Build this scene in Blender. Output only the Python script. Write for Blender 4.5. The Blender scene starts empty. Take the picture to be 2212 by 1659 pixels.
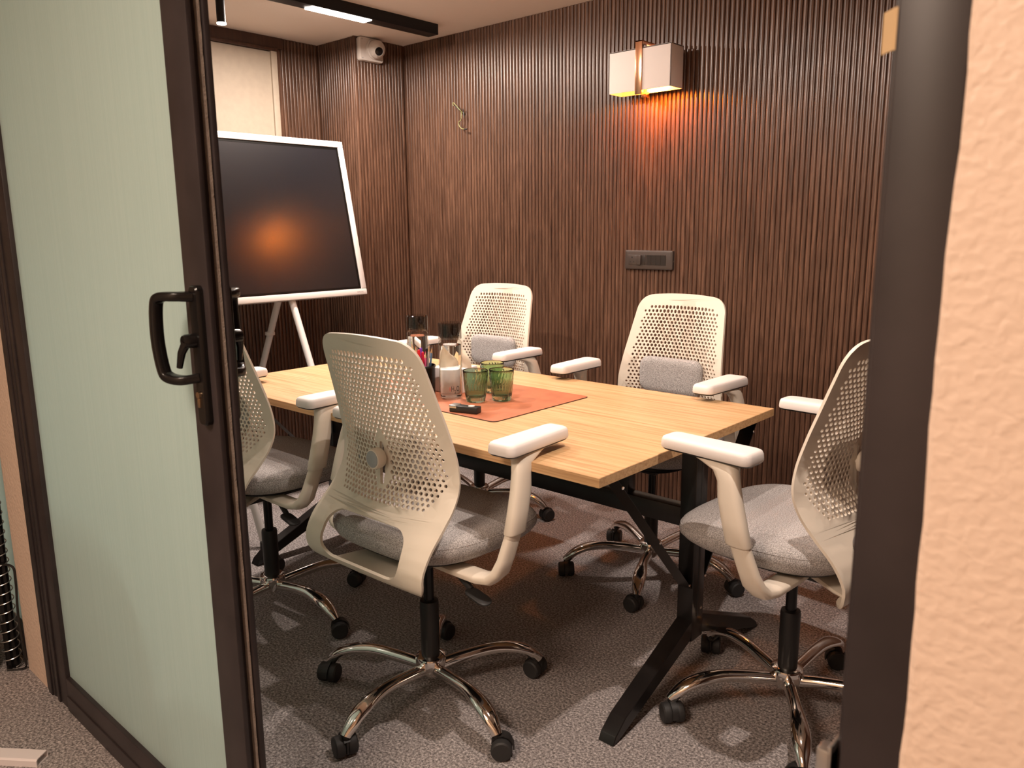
import bpy, bmesh, math, random
from mathutils import Vector, Matrix, noise
from mathutils.geometry import delaunay_2d_cdt
random.seed(7)
PI = math.pi
scene = bpy.context.scene
COL = scene.collection

# ------------------------------------------------------------------ camera
YAW, PITCH, ROLL, FPX = math.radians(131.934), math.radians(11.016), math.radians(-0.5306), 1712.97
CAM = Vector((0.0, 0.0, 1.30))
fw = Vector((math.cos(PITCH) * math.cos(YAW), math.cos(PITCH) * math.sin(YAW), -math.sin(PITCH)))
rt = fw.cross(Vector((0, 0, 1))).normalized()
up = rt.cross(fw)
c_, s_ = math.cos(ROLL), math.sin(ROLL)
rt, up = c_ * rt + s_ * up, -s_ * rt + c_ * up
cd = bpy.data.cameras.new('camera')
cam = bpy.data.objects.new('camera', cd)
COL.objects.link(cam)
cd.sensor_fit = 'HORIZONTAL'
cd.sensor_width = 36.0
cd.lens = FPX / 2212 * 36.0
cd.clip_start = 0.02
m3 = Matrix((rt, up, -fw)).transposed()
cam.matrix_world = Matrix.Translation(CAM) @ m3.to_4x4()
cd.dof.use_dof = True
cd.dof.focus_distance = 2.6
cd.dof.aperture_fstop = 7.8
scene.camera = cam

# ------------------------------------------------------------------ world, exposure
w = bpy.data.worlds.new('world')
scene.world = w
w.use_nodes = True
w.node_tree.nodes['Background'].inputs[0].default_value = (1.0, 0.86, 0.74, 1)
w.node_tree.nodes['Background'].inputs[1].default_value = 0.0
vs = scene.view_settings
vs.view_transform = 'Standard'
vs.look = 'None'
vs.gamma = 1.0
vs.use_curve_mapping = False
vs.exposure = 0.66
STRIP_W, SPOT_W, AMBER_W, HALL_W = 26.0, 34.0, 8.5, 36.0
WARM = (1.0, 0.85, 0.74)


# ------------------------------------------------------------------ materials
def new_mat(name):
    m = bpy.data.materials.new(name)
    m.use_nodes = True
    nt = m.node_tree
    return m, nt, nt.nodes['Principled BSDF']


def pbr(name, col, rough=0.5, metal=0.0, spec=None, coat=0.0, bump=None, var=None, trans=0.0, ior=None, sheen=0.0):
    """col linear rgb; bump=(scale, strength, distance); var=(scale, amount) object-space mottling of the colour"""
    m, nt, b = new_mat(name)
    b.inputs['Base Color'].default_value = (*col, 1)
    b.inputs['Roughness'].default_value = rough
    b.inputs['Metallic'].default_value = metal
    if spec is not None:
        b.inputs['Specular IOR Level'].default_value = spec
    b.inputs['Coat Weight'].default_value = coat
    b.inputs['Transmission Weight'].default_value = trans
    b.inputs['Sheen Weight'].default_value = sheen
    if ior:
        b.inputs['IOR'].default_value = ior
    if bump or var:
        tc = nt.nodes.new('ShaderNodeTexCoord')
    if var:
        n = nt.nodes.new('ShaderNodeTexNoise')
        n.inputs['Scale'].default_value = var[0]
        n.inputs['Detail'].default_value = 4
        r = nt.nodes.new('ShaderNodeValToRGB')
        a = var[1]
        r.color_ramp.elements[0].position, r.color_ramp.elements[1].position = 0.35, 0.65
        r.color_ramp.elements[0].color = tuple(x * (1 - a) for x in col) + (1,)
        r.color_ramp.elements[1].color = tuple(min(1, x * (1 + a)) for x in col) + (1,)
        nt.links.new(tc.outputs['Object'], n.inputs['Vector'])
        nt.links.new(n.outputs['Fac'], r.inputs['Fac'])
        nt.links.new(r.outputs['Color'], b.inputs['Base Color'])
    if bump:
        n = nt.nodes.new('ShaderNodeTexNoise')
        n.inputs['Scale'].default_value = bump[0]
        n.inputs['Detail'].default_value = 3
        bp = nt.nodes.new('ShaderNodeBump')
        bp.inputs['Strength'].default_value = bump[1]
        bp.inputs['Distance'].default_value = bump[2]
        nt.links.new(tc.outputs['Object'], n.inputs['Vector'])
        nt.links.new(n.outputs['Fac'], bp.inputs['Height'])
        nt.links.new(bp.outputs['Normal'], b.inputs['Normal'])
    return m


def wood(name, c0, c1, c2, scale, rough, bumpd=0.0003, wave=0.0):
    """grain stretched by the given scale vector, world position"""
    m, nt, b = new_mat(name)
    g = nt.nodes.new('ShaderNodeNewGeometry')
    mp = nt.nodes.new('ShaderNodeMapping')
    mp.inputs['Scale'].default_value = scale
    n = nt.nodes.new('ShaderNodeTexNoise')
    n.inputs['Scale'].default_value = 1.0
    n.inputs['Detail'].default_value = 6
    n.inputs['Roughness'].default_value = 0.65
    n.inputs['Distortion'].default_value = wave
    r = nt.nodes.new('ShaderNodeValToRGB')
    e = r.color_ramp.elements
    e[0].position, e[1].position = 0.32, 0.68
    e[0].color, e[1].color = (*c0, 1), (*c2, 1)
    k = e.new(0.5)
    k.color = (*c1, 1)
    nt.links.new(g.outputs['Position'], mp.inputs['Vector'])
    nt.links.new(mp.outputs['Vector'], n.inputs['Vector'])
    nt.links.new(n.outputs['Fac'], r.inputs['Fac'])
    nt.links.new(r.outputs['Color'], b.inputs['Base Color'])
    b.inputs['Roughness'].default_value = rough
    bp = nt.nodes.new('ShaderNodeBump')
    bp.inputs['Strength'].default_value = 0.5
    bp.inputs['Distance'].default_value = bumpd
    nt.links.new(n.outputs['Fac'], bp.inputs['Height'])
    nt.links.new(bp.outputs['Normal'], b.inputs['Normal'])
    return m


def emit(name, col, strength):
    m, nt, b = new_mat(name)
    b.inputs['Base Color'].default_value = (*col, 1)
    b.inputs['Emission Color'].default_value = (*col, 1)
    b.inputs['Emission Strength'].default_value = strength
    return m


def carpet():
    m, nt, b = new_mat('carpet')
    g = nt.nodes.new('ShaderNodeNewGeometry')
    n1 = nt.nodes.new('ShaderNodeTexNoise')
    n1.inputs['Scale'].default_value = 150
    n1.inputs['Detail'].default_value = 4
    n1.inputs['Roughness'].default_value = 0.7
    r = nt.nodes.new('ShaderNodeValToRGB')
    e = r.color_ramp.elements
    e[0].position, e[1].position = 0.34, 0.68
    e[0].color, e[1].color = (0.10, 0.090, 0.090, 1), (0.80, 0.73, 0.72, 1)
    k = e.new(0.5)
    k.color = (0.34, 0.305, 0.30, 1)
    n2 = nt.nodes.new('ShaderNodeTexNoise')
    n2.inputs['Scale'].default_value = 3.0
    mx = nt.nodes.new('ShaderNodeMix')
    mx.data_type = 'RGBA'
    mx.blend_type = 'MULTIPLY'
    mx.inputs[0].default_value = 0.25
    nt.links.new(g.outputs['Position'], n1.inputs['Vector'])
    nt.links.new(g.outputs['Position'], n2.inputs['Vector'])
    nt.links.new(n1.outputs['Fac'], r.inputs['Fac'])
    nt.links.new(r.outputs['Color'], mx.inputs[6])
    nt.links.new(n2.outputs['Fac'], mx.inputs[7])
    nt.links.new(mx.outputs[2], b.inputs['Base Color'])
    b.inputs['Roughness'].default_value = 0.95
    b.inputs['Specular IOR Level'].default_value = 0.1
    bp = nt.nodes.new('ShaderNodeBump')
    bp.inputs['Strength'].default_value = 0.8
    bp.inputs['Distance'].default_value = 0.004
    nt.links.new(n1.outputs['Fac'], bp.inputs['Height'])
    nt.links.new(bp.outputs['Normal'], b.inputs['Normal'])
    return m


def fabric(name, c0, c1):
    m, nt, b = new_mat(name)
    tc = nt.nodes.new('ShaderNodeTexCoord')
    n = nt.nodes.new('ShaderNodeTexNoise')
    n.inputs['Scale'].default_value = 420
    n.inputs['Detail'].default_value = 2
    r = nt.nodes.new('ShaderNodeValToRGB')
    e = r.color_ramp.elements
    e[0].position, e[1].position = 0.36, 0.66
    e[0].color, e[1].color = (*c0, 1), (*c1, 1)
    nt.links.new(tc.outputs['Object'], n.inputs['Vector'])
    nt.links.new(n.outputs['Fac'], r.inputs['Fac'])
    nt.links.new(r.outputs['Color'], b.inputs['Base Color'])
    b.inputs['Roughness'].default_value = 0.9
    b.inputs['Specular IOR Level'].default_value = 0.15
    bp = nt.nodes.new('ShaderNodeBump')
    bp.inputs['Strength'].default_value = 0.5
    bp.inputs['Distance'].default_value = 0.001
    nt.links.new(n.outputs['Fac'], bp.inputs['Height'])
    nt.links.new(bp.outputs['Normal'], b.inputs['Normal'])
    return m


def frosted():
    m, nt, b = new_mat('frosted_glass')
    out = nt.nodes['Material Output']
    nt.nodes.remove(b)
    g = nt.nodes.new('ShaderNodeNewGeometry')
    mp = nt.nodes.new('ShaderNodeMapping')
    mp.inputs['Scale'].default_value = (260, 260, 2)
    n = nt.nodes.new('ShaderNodeTexNoise')
    n.inputs['Scale'].default_value = 1
    r = nt.nodes.new('ShaderNodeValToRGB')
    r.color_ramp.elements[0].color = (0.60, 0.76, 0.74, 1)
    r.color_ramp.elements[1].color = (0.70, 0.84, 0.82, 1)
    d = nt.nodes.new('ShaderNodeBsdfDiffuse')
    t = nt.nodes.new('ShaderNodeBsdfTranslucent')
    gl = nt.nodes.new('ShaderNodeBsdfGlossy')
    gl.inputs['Roughness'].default_value = 0.18
    m1 = nt.nodes.new('ShaderNodeMixShader')
    m1.inputs[0].default_value = 0.55
    m2 = nt.nodes.new('ShaderNodeMixShader')
    m2.inputs[0].default_value = 0.07
    L = nt.links.new
    L(g.outputs['Position'], mp.inputs['Vector']); L(mp.outputs['Vector'], n.inputs['Vector'])
    L(n.outputs['Fac'], r.inputs['Fac'])
    L(r.outputs['Color'], d.inputs['Color']); L(r.outputs['Color'], t.inputs['Color'])
    L(d.outputs[0], m1.inputs[1]); L(t.outputs[0], m1.inputs[2])
    L(m1.outputs[0], m2.inputs[1]); L(gl.outputs[0], m2.inputs[2])
    L(m2.outputs[0], out.inputs['Surface'])
    return m


def thin_glass(name, tint):
    m, nt, b = new_mat(name)
    out = nt.nodes['Material Output']
    nt.nodes.remove(b)
    t = nt.nodes.new('ShaderNodeBsdfTransparent')
    t.inputs['Color'].default_value = (*tint, 1)
    gl = nt.nodes.new('ShaderNodeBsdfGlossy')
    gl.inputs['Roughness'].default_value = 0.03
    lw_ = nt.nodes.new('ShaderNodeLayerWeight')
    lw_.inputs['Blend'].default_value = 0.5
    pw_ = nt.nodes.new('ShaderNodeMath')
    pw_.operation = 'POWER'
    pw_.inputs[1].default_value = 4.0
    ad_ = nt.nodes.new('ShaderNodeMath')
    ad_.operation = 'MULTIPLY_ADD'
    ad_.inputs[1].default_value = 0.75
    ad_.inputs[2].default_value = 0.04
    mx = nt.nodes.new('ShaderNodeMixShader')
    nt.links.new(lw_.outputs['Facing'], pw_.inputs[0])
    nt.links.new(pw_.outputs[0], ad_.inputs[0])
    nt.links.new(ad_.outputs[0], mx.inputs[0])
    nt.links.new(t.outputs[0], mx.inputs[1])
    nt.links.new(gl.outputs[0], mx.inputs[2])
    nt.links.new(mx.outputs[0], out.inputs['Surface'])
    return m


def stucco():
    m, nt, b = new_mat('stucco')
    b.inputs['Base Color'].default_value = (0.74, 0.58, 0.47, 1)
    b.inputs['Roughness'].default_value = 0.55
    g = nt.nodes.new('ShaderNodeNewGeometry')
    n = nt.nodes.new('ShaderNodeTexNoise')
    n.inputs['Scale'].default_value = 105
    n.inputs['Detail'].default_value = 0.8
    n.inputs['Distortion'].default_value = 0.3
    bp = nt.nodes.new('ShaderNodeBump')
    bp.inputs['Strength'].default_value = 0.5
    bp.inputs['Distance'].default_value = 0.004
    nt.links.new(g.outputs['Position'], n.inputs['Vector'])
    nt.links.new(n.outputs['Fac'], bp.inputs['Height'])
    nt.links.new(bp.outputs['Normal'], b.inputs['Normal'])
    return m


M = {
    'carpet': carpet(),
    'slat': wood('slat_wood', (0.050, 0.024, 0.015), (0.095, 0.047, 0.029), (0.16, 0.083, 0.052), (90, 90, 5), 0.30, 0.0001, 0.8),
    'brown': wood('brown_board', (0.04, 0.016, 0.009), (0.055, 0.022, 0.012), (0.075, 0.032, 0.018), (60, 60, 4), 0.4),
    'oak': wood('oak_laminate', (0.42, 0.235, 0.105), (0.575, 0.355, 0.175), (0.65, 0.43, 0.23), (2.5, 75, 75), 0.42, 0.0001, 0.5),
    'oakedge': wood('oak_edge', (0.42, 0.235, 0.105), (0.575, 0.355, 0.175), (0.65, 0.43, 0.23), (2.5, 90, 160), 0.5, 0.0001, 0.3),
    'ceiling': pbr('ceiling_paint', (0.84, 0.74, 0.66), 0.8, bump=(40, 0.1, 0.001)),
    'stucco': stucco(),
    'cream': pbr('cream_panel', (0.43, 0.355, 0.275), 0.6, var=(30, 0.03)),
    'frame': pbr('dark_aluminium', (0.030, 0.023, 0.024), 0.42, 0.0, spec=0.4, var=(9, 0.2)),
    'pile': pbr('pile_strip', (0.45, 0.39, 0.35), 0.95, bump=(300, 0.8, 0.003)),
    'gold': pbr('gold_seal', (0.30, 0.24, 0.15), 0.5),
    'frost': frosted(),
    'black': pbr('black_gloss', (0.008, 0.007, 0.007), 0.22, spec=0.3),
    'blackm': pbr('black_satin', (0.010, 0.009, 0.009), 0.42),
    'blackp': pbr('black_plastic', (0.016, 0.015, 0.015), 0.5),
    'steel': pbr('black_steel', (0.010, 0.0085, 0.0085), 0.30, var=(12, 0.3)),
    'rubber': pbr('caster_rubber', (0.022, 0.021, 0.021), 0.6),
    'chrome': pbr('chrome', (0.80, 0.77, 0.74), 0.07, 1.0),
    'brass': pbr('brass', (0.55, 0.40, 0.26), 0.3, 1.0),
    'shell': pbr('chair_plastic', (0.71, 0.63, 0.53), 0.42),
    'pad': pbr('arm_pad', (0.74, 0.69, 0.665), 0.55),
    'armp': pbr('arm_plastic', (0.71, 0.63, 0.53), 0.40),
    'fabric': fabric('grey_fabric', (0.20, 0.188, 0.183), (0.52, 0.49, 0.48)),
    'greycap': pbr('grey_cap', (0.33, 0.34, 0.35), 0.35),
    'white': pbr('white_plastic', (0.72, 0.68, 0.66), 0.35),
    'screen': pbr('screen_glass', (0.008, 0.008, 0.010), 0.23, spec=1.0),
    'bezel': pbr('screen_border', (0.003, 0.003, 0.003), 0.25),
    'greyink': pbr('grey_ink', (0.25, 0.22, 0.21), 0.6),
    'camw': pbr('camera_white', (0.62, 0.56, 0.52), 0.45),
    'leather': pbr('tan_leather', (0.43, 0.135, 0.062), 0.55, bump=(350, 0.25, 0.0006), var=(14, 0.12)),
    'leatheredge': pbr('leather_edge', (0.06, 0.025, 0.015), 0.7),
    'bottle': thin_glass('bottle_glass', (0.93, 0.93, 0.91)),
    'smoke': thin_glass('smoky_cap', (0.60, 0.59, 0.57)),
    'water': pbr('water', (0.97, 0.98, 0.98), 0.0, trans=1.0, ior=1.25),
    'green': pbr('green_glass', (0.48, 0.70, 0.55), 0.04, trans=1.0, ior=1.42),
    'ink': pbr('black_ink', (0.008, 0.008, 0.008), 0.5),
    'redink': pbr('red_ink', (0.65, 0.03, 0.02), 0.5),
    'paper': pbr('tissue_paper', (0.82, 0.74, 0.62), 0.9, bump=(60, 0.3, 0.002)),
    'box': pbr('tissue_carton', (0.78, 0.73, 0.72), 0.6),
    'copper': pbr('copper', (0.80, 0.42, 0.24), 0.22, 1.0),
    'shade': pbr('lamp_shade', (0.82, 0.74, 0.70), 0.7),
    'amber': emit('amber_bulb', (1.0, 0.30, 0.03), 45.0),
    'led': emit('led_diffuser', (1.0, 0.86, 0.76), 22.0),
    'track': pbr('track_black', (0.006, 0.006, 0.007), 0.45, spec=0.3),
    'plate': pbr('bronze_plastic', (0.050, 0.037, 0.031), 0.35),
    'platedk': pbr('bronze_dark', (0.020, 0.015, 0.013), 0.35),
    'wireg': pbr('wire_green', (0.22, 0.22, 0.08), 0.5),
    'tape': pbr('masking_tape', (0.55, 0.38, 0.20), 0.7),
    'clear': thin_glass('clear_wrap', (0.8, 0.8, 0.8)),
    'graym': pbr('grey_metal', (0.5, 0.5, 0.5), 0.3, 0.9),
    'pvc': pbr('white_pvc', (0.80, 0.74, 0.75), 0.35),
    'hall': pbr('hall_paint', (0.66, 0.52, 0.40), 0.8),
}


# ------------------------------------------------------------------ mesh helpers
def link(name, data, parent=None, loc=None, rot=None):
    o = bpy.data.objects.new(name, data)
    COL.objects.link(o)
    if parent:
        o.parent = parent
    if loc:
        o.location = loc
    if rot:
        o.rotation_euler = rot
    return o


def fin(bm, mat, sharp=35, smooth=True):
    bmesh.ops.recalc_face_normals(bm, faces=bm.faces)
    me = bpy.data.meshes.new('mesh')
    bm.to_mesh(me)
    bm.free()
    if smooth:
        for p in me.polygons:
            p.use_smooth = True
        me.set_sharp_from_angle(angle=math.radians(sharp))
    me.materials.append(mat)
    return me


def obj(name, bm, mat, parent=None, loc=None, rot=None, sharp=35, smooth=True):
    me = fin(bm, M[mat], sharp, smooth)
    me.name = name
    return link(name, me, parent, loc, rot)


def tag(o, label, cat, group=None):
    o['label'] = label
    o['category'] = cat
    if group:
        o['group'] = group
    return o


def thing(name, label, cat, loc=(0, 0, 0), rz=0, group=None):
    o = link(name, None, None, loc, (0, 0, rz))
    o.empty_display_size = 0.05
    return tag(o, label, cat, group)


def struct(o, label=None):
    o['kind'] = 'structure'
    if label:
        o['label'] = label
    return o


def box(bm, x0, x1, y0, y1, z0, z1, bev=0.0, seg=2):
    r = bmesh.ops.create_cube(bm, size=1.0)
    vs_ = r['verts']
    for v in vs_:
        v.co = Vector(((x0 + x1) / 2 + v.co.x * (x1 - x0), (y0 + y1) / 2 + v.co.y * (y1 - y0), (z0 + z1) / 2 + v.co.z * (z1 - z0)))
    if bev:
        es = list({e for v in vs_ for e in v.link_edges})
        bmesh.ops.bevel(bm, geom=es, offset=bev, segments=seg, affect='EDGES', profile=0.5)
    return bm


def B(*a, **k):
    return box(bmesh.new(), *a, **k)


def rings(bm, rs, cap0=True, cap1=True, closed=True):
    vr = [[bm.verts.new(p) for p in r] for r in rs]
    n = len(vr[0])
    for a, b in zip(vr[:-1], vr[1:]):
        for i in range(n if closed else n - 1):
            j = (i + 1) % n
            bm.faces.new((a[i], a[j], b[j], b[i]))
    if cap0:
        bm.faces.new(list(reversed(vr[0])))
    if cap1:
        bm.faces.new(vr[-1])
    return bm


def lathe(bm, prof, seg=32, cx=0, cy=0, cap0=True, cap1=True, mod=None):
    rs = []
    for r, z in prof:
        ring = []
        for i in range(seg):
            a = 2 * PI * i / seg
            rr = r if mod is None else mod(r, z, a)
            ring.append(Vector((cx + rr * math.cos(a), cy + rr * math.sin(a), z)))
        rs.append(ring)
    return rings(bm, rs, cap0, cap1)


def ell(c, u, v, n=14, p=2.0):
    out = []
    for i in range(n):
        a = 2 * PI * i / n
        ca, sa = math.cos(a), math.sin(a)
        k = 2.0 / p
        out.append(Vector(c) + Vector(u) * (math.copysign(abs(ca) ** k, ca)) + Vector(v) * (math.copysign(abs(sa) ** k, sa)))
    return out


def tube(bm, pts, r, n=10, flat=None, upv=(0, 0, 1), p_=2.0):
    """tube along points; r number or list; flat: optional list of (ru, rv)"""
    pts = [Vector(p) for p in pts]
    rs = []
    for i, p in enumerate(pts):
        d = (pts[min(i + 1, len(pts) - 1)] - pts[max(i - 1, 0)]).normalized()
        u0 = Vector(upv)
        if abs(d.dot(u0)) > 0.97:
            u0 = Vector((1, 0, 0)) if abs(d.x) < 0.9 else Vector((0, 1, 0))
        s = d.cross(u0).normalized()
        t = s.cross(d).normalized()
        if flat:
            ru, rv = flat[i]
        else:
            ru = rv = r[i] if isinstance(r, (list, tuple)) else r
        rs.append(ell(p, s * ru, t * rv, n, p_))
    return rings(bm, rs)


def smooth_path(pts, k=6):
    pts = [Vector(p) for p in pts]
    P = [pts[0]] + pts + [pts[-1]]
    out = []
    for i in range(1, len(P) - 2):
        p0, p1, p2, p3 = P[i - 1], P[i], P[i + 1], P[i + 2]
        for j in range(k):
            t = j / k
            out.append(0.5 * ((2 * p1) + (p2 - p0) * t + (2 * p0 - 5 * p1 + 4 * p2 - p3) * t * t + (3 * p1 - p0 - 3 * p2 + p3) * t ** 3))
    out.append(pts[-1])
    return out


def xf(bm, mat):
    bmesh.ops.transform(bm, matrix=mat, verts=bm.verts)
    return bm


def rrect(hx, hy, r, n=5):
    out = []
    for (sx, sy, a0) in ((1, 1, 0), (-1, 1, 90), (-1, -1, 180), (1, -1, 270)):
        for i in range(n + 1):
            a = math.radians(a0 + 90 * i / n)
            out.append((sx * (hx - r) + r * math.cos(a), sy * (hy - r) + r * math.sin(a)))
    return out


def text_mesh(s, size, depth=0.0):
    cu = bpy.data.curves.new('text', 'FONT')
    cu.body = s
    cu.size = size
    cu.extrude = depth
    cu.resolution_u = 4
    o = bpy.data.objects.new('text', cu)
    COL.objects.link(o)
    dg = bpy.context.evaluated_depsgraph_get()
    me = bpy.data.meshes.new_from_object(o.evaluated_get(dg))
    bpy.data.objects.remove(o)
    bpy.data.curves.remove(cu)
    return me


def area(name, loc, rot, sx, sy, watt, col, parent=None):
    d = bpy.data.lights.new(name, 'AREA')
    d.shape = 'RECTANGLE'
    d.size, d.size_y = sx, sy
    d.energy = watt
    d.color = col
    return link(name, d, parent, loc, rot)


# ================================================================== SETTING
YW, ZC = 3.07, 2.30          # fluted long wall, ceiling height
XB, XP, YP = -3.87, -3.54, 2.735   # back wall, pillar front, pillar side
XR, YD = 0.42, 0.655         # right wall, corridor face of the partition

floor = struct(obj('floor', B(-4.4, 1.4, -1.5, 3.25, -0.06, 0.0), 'carpet', smooth=False), 'grey brown speckled carpet')
ceil = struct(obj('ceiling', B(-4.4, 1.4, -1.5, 3.25, ZC, ZC + 0.06), 'ceiling', smooth=False), 'warm white painted ceiling')
SB = 0.010                   # slat depth
wall_back = struct(obj('wall_back', B(XB - 0.1, XR + 0.1, YW + SB, YW + 0.13, 0, ZC), 'slat', smooth=False), 'dark walnut fluted wall')
wall_left = struct(obj('wall_left', B(XB - 0.13, XB - SB, YD, YW + SB, 0, ZC), 'slat', smooth=False), 'dark walnut fluted end wall')
bm = B(XB - SB, XP - SB, YP + SB, YW + SB, 0, ZC)
wall_corner = struct(obj('wall_corner', bm, 'slat', smooth=False), 'fluted walnut corner pillar')
wall_right = struct(obj('wall_right', B(XR, XR + 0.1, YD + 0.09, YW + 0.1, 0, ZC), 'brown', smooth=False))
wall_hall = struct(obj('wall_corridor', B(-4.4, 1.4, -1.5, -1.4, 0, ZC), 'hall', smooth=False))
struct(obj('wall_corridor_end', B(-4.4, -4.3, -1.4, YD, 0, ZC), 'hall', smooth=False))
struct(obj('wall_corridor_side', B(1.3, 1.4, -1.4, YD, 0, ZC), 'hall', smooth=False))

PITCHW = 0.021


def slat_mesh(z0, z1):
    prof = [(-0.0100, 0.0), (-0.0096, 0.0040), (-0.0084, 0.0070), (-0.0062, 0.0085), (0.0, 0.0092), (0.0062, 0.0085), (0.0084, 0.0070), (0.0096, 0.0040), (0.0100, 0.0)]
    b = bmesh.new()
    rings(b, [[Vector((x, -y, z0)) for x, y in prof], [Vector((x, -y, z1)) for x, y in prof]], closed=False, cap0=False, cap1=False)
    me = fin(b, M['slat'], 60)
    me.name = 'slat'
    return me


full = slat_mesh(0.0, ZC - 0.001)
n = int((XR - XP) / PITCHW)
for i in range(n):
    link('slat', full, wall_back, (XP + PITCHW * (i + 0.5), YW + SB, 0))
n = int((YW - YP) / PITCHW)
for i in range(n + 1):       # pillar front, facing +x
    link('slat', full, wall_corner, (XP - SB, YP + PITCHW * (i + 0.5) - 0.005, 0), (0, 0, PI / 2))
n = int((XP - XB) / PITCHW)
for i in range(n + 1):       # pillar side, facing -y
    link('slat', full, wall_corner, (XB + PITCHW * (i + 0.5) - 0.008, YP + SB, 0))
PY, PZ0 = 2.475, 1.30        # cream panel right edge and bottom
n = int((YP - PY - 0.03) / PITCHW)
for i in range(n + 1):
    link('slat', full, wall_left, (XB - SB, YP - PITCHW * (i + 0.5), 0), (0, 0, PI / 2))
low = slat_mesh(0.0, PZ0 - 0.05)
n = int((PY - YD - 0.1) / PITCHW)
for i in range(n):
    link('slat', low, wall_left, (XB - SB, PY + 0.02 - PITCHW * (i + 0.5), 0), (0, 0, PI / 2))

# cream panel let into the end wall, dark wood header
win = struct(obj('window_1', B(XB - 0.03, XB - 0.004, 0.9, PY - 0.035, PZ0, 2.225), 'cream', smooth=False), 'cream blanked off window panel above the screen')
obj('window_frame', B(XB - 0.03, XB + 0.008, PY - 0.035, PY, PZ0, 2.24, 0.002), 'cream', win)
obj('window_head', B(XB - 0.03, XB + 0.016, 0.9, PY, 2.228, 2.243, 0.003), 'brown', win)
obj('window_sill', B(XB - 0.03, XB + 0.03, 0.9, PY, PZ0 - 0.05, PZ0, 0.003), 'brown', win)
struct(obj('trim_1', B(XB - 0.02, XB + 0.004, 0.75, YP - 0.22, 2.244, ZC - 0.001), 'brown', smooth=False), 'dark wood header board above cream panel')

# ---- partition with the sliding door: stucco wall right, stucco pier left
JR0, JR1 = -0.204, -0.154     # right jamb
JL0, JL1 = -2.415, -2.352     # left jamb
b = bmesh.new()
# right stucco wall with a slightly ragged plaster edge along the jamb
pts = []
nz = 90
for i in range(nz + 1):
    z = ZC * i / nz
    j = 0.0035 * noise.noise(Vector((z * 9, 3.1, 0))) + 0.002 * noise.noise(Vector((z * 31, 7.7, 0)))
    pts.append((JR1 - 0.001 + j, z))
vf = [[b.verts.new((x, YD - 0.004, z)), b.verts.new((x + 0.004, YD - 0.006, z)), b.verts.new((XR + 0.95, YD - 0.006, z)), b.verts.new((x, YD + 0.02, z))] for x, z in pts]
for a, c in zip(vf[:-1], vf[1:]):
    b.faces.new((a[3], a[0], c[0], c[3])); b.faces.new((a[0], a[1], c[1], c[0])); b.faces.new((a[1], a[2], c[2], c[1]))
bmesh.ops.remove_doubles(b, verts=b.verts, dist=1e-6)
box(b, JR1 + 0.008, XR + 0.95, YD + 0.002, YD + 0.09, 0, ZC)
wall_front = struct(obj('wall_front', b, 'stucco', smooth=False), 'beige stucco textured wall beside the door')
b = B(-2.578, JL0, YD, YD + 0.09, 0, ZC)
box(b, -4.3, -3.72, YD, YD + 0.09, 0, ZC)
box(b, -3.72, -2.578, YD, YD + 0.09, 2.12, ZC)
box(b, JL0, JR1 + 0.008, YD, YD + 0.09, 2.14, ZC)
struct(obj('wall_front_pier', b, 'stucco', smooth=False), 'narrow beige stucco pier left of the door')

# door frame
fr = struct(obj('trim_2', B(JR0, JR1, YD, YD + 0.09, 0, 2.14, 0.002), 'frame'), 'dark aluminium door jamb beside stucco wall')
obj('jamb_strip', B(JR0 - 0.012, JR0, YD + 0.03, YD + 0.06, 0, 2.14, 0.002), 'frame', fr)
fl = struct(obj('trim_3', B(JL0, JL1, YD - 0.002, YD + 0.09, 0, 2.14, 0.003), 'frame'), 'dark aluminium door jamb at the pier')
obj('jamb_groove', B(JL0 + 0.022, JL1 - 0.014, YD - 0.006, YD, 0, 2.14, 0.002), 'frame', fl)
struct(obj('trim_4', B(JL1, JR0, YD, YD + 0.09, 2.085, 2.14, 0.003), 'frame'))

# side light to the left of the pier
sl = struct(obj('window_2', B(-3.67, -2.628, YD + 0.035, YD + 0.043, 0.10, 2.07), 'frost', smooth=False), 'frosted green glass side panel in black frame')
obj('window_stile', B(-2.628, -2.578, YD + 0.012, YD + 0.07, 0, 2.12, 0.002), 'frame', sl)
obj('window_stile', B(-3.72, -3.67, YD + 0.012, YD + 0.07, 0, 2.12, 0.002), 'frame', sl)
obj('window_rail', B(-3.67, -2.628, YD + 0.012, YD + 0.07, 0, 0.10, 0.002), 'frame', sl)
obj('window_rail', B(-3.67, -2.628, YD + 0.012, YD + 0.07, 2.07, 2.12, 0.002), 'frame', sl)

# sliding door leaf
DX0, DG0, DG1, DX1 = -2.352, -2.252, -1.357, -1.272   # leaf left, glass left, glass right, leaf right (face)
DT = 0.040
ZT = 2.08
door = struct(obj('door_1', B(DG0 - 0.01, DG1 + 0.01, YD + 0.012, YD + 0.022, 0.08, ZT - 0.07), 'frost', smooth=False), 'sliding door leaf of frosted green glass in dark aluminium')
b = B(DX0, DG0, YD, YD + DT, 0, ZT, 0.003)
obj('door_stile', b, 'frame', door)
b = B(DX0 + 0.025, DX0 + 0.04, YD - 0.004, YD + 0.002, 0, ZT, 0.001)
obj('door_bead', b, 'frame', door)
b = B(DG1, DX1, YD, YD + 0.010, 0, ZT, 0.002)          # face flange of the lock stile
box(b, DG1, DX1 - 0.016, YD + 0.010, YD + DT - 0.010, 0, ZT)
box(b, DG1, DX1, YD + DT - 0.010, YD + DT, 0, ZT, 0.002)
obj('door_stile', b, 'frame', door)
b = B(DX1 - 0.016, DX1 - 0.010, YD + 0.0102, YD + 0.0125, 0, ZT)
obj('door_seal', b, 'gold', door)
b = bmesh.new()
rs = []
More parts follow.
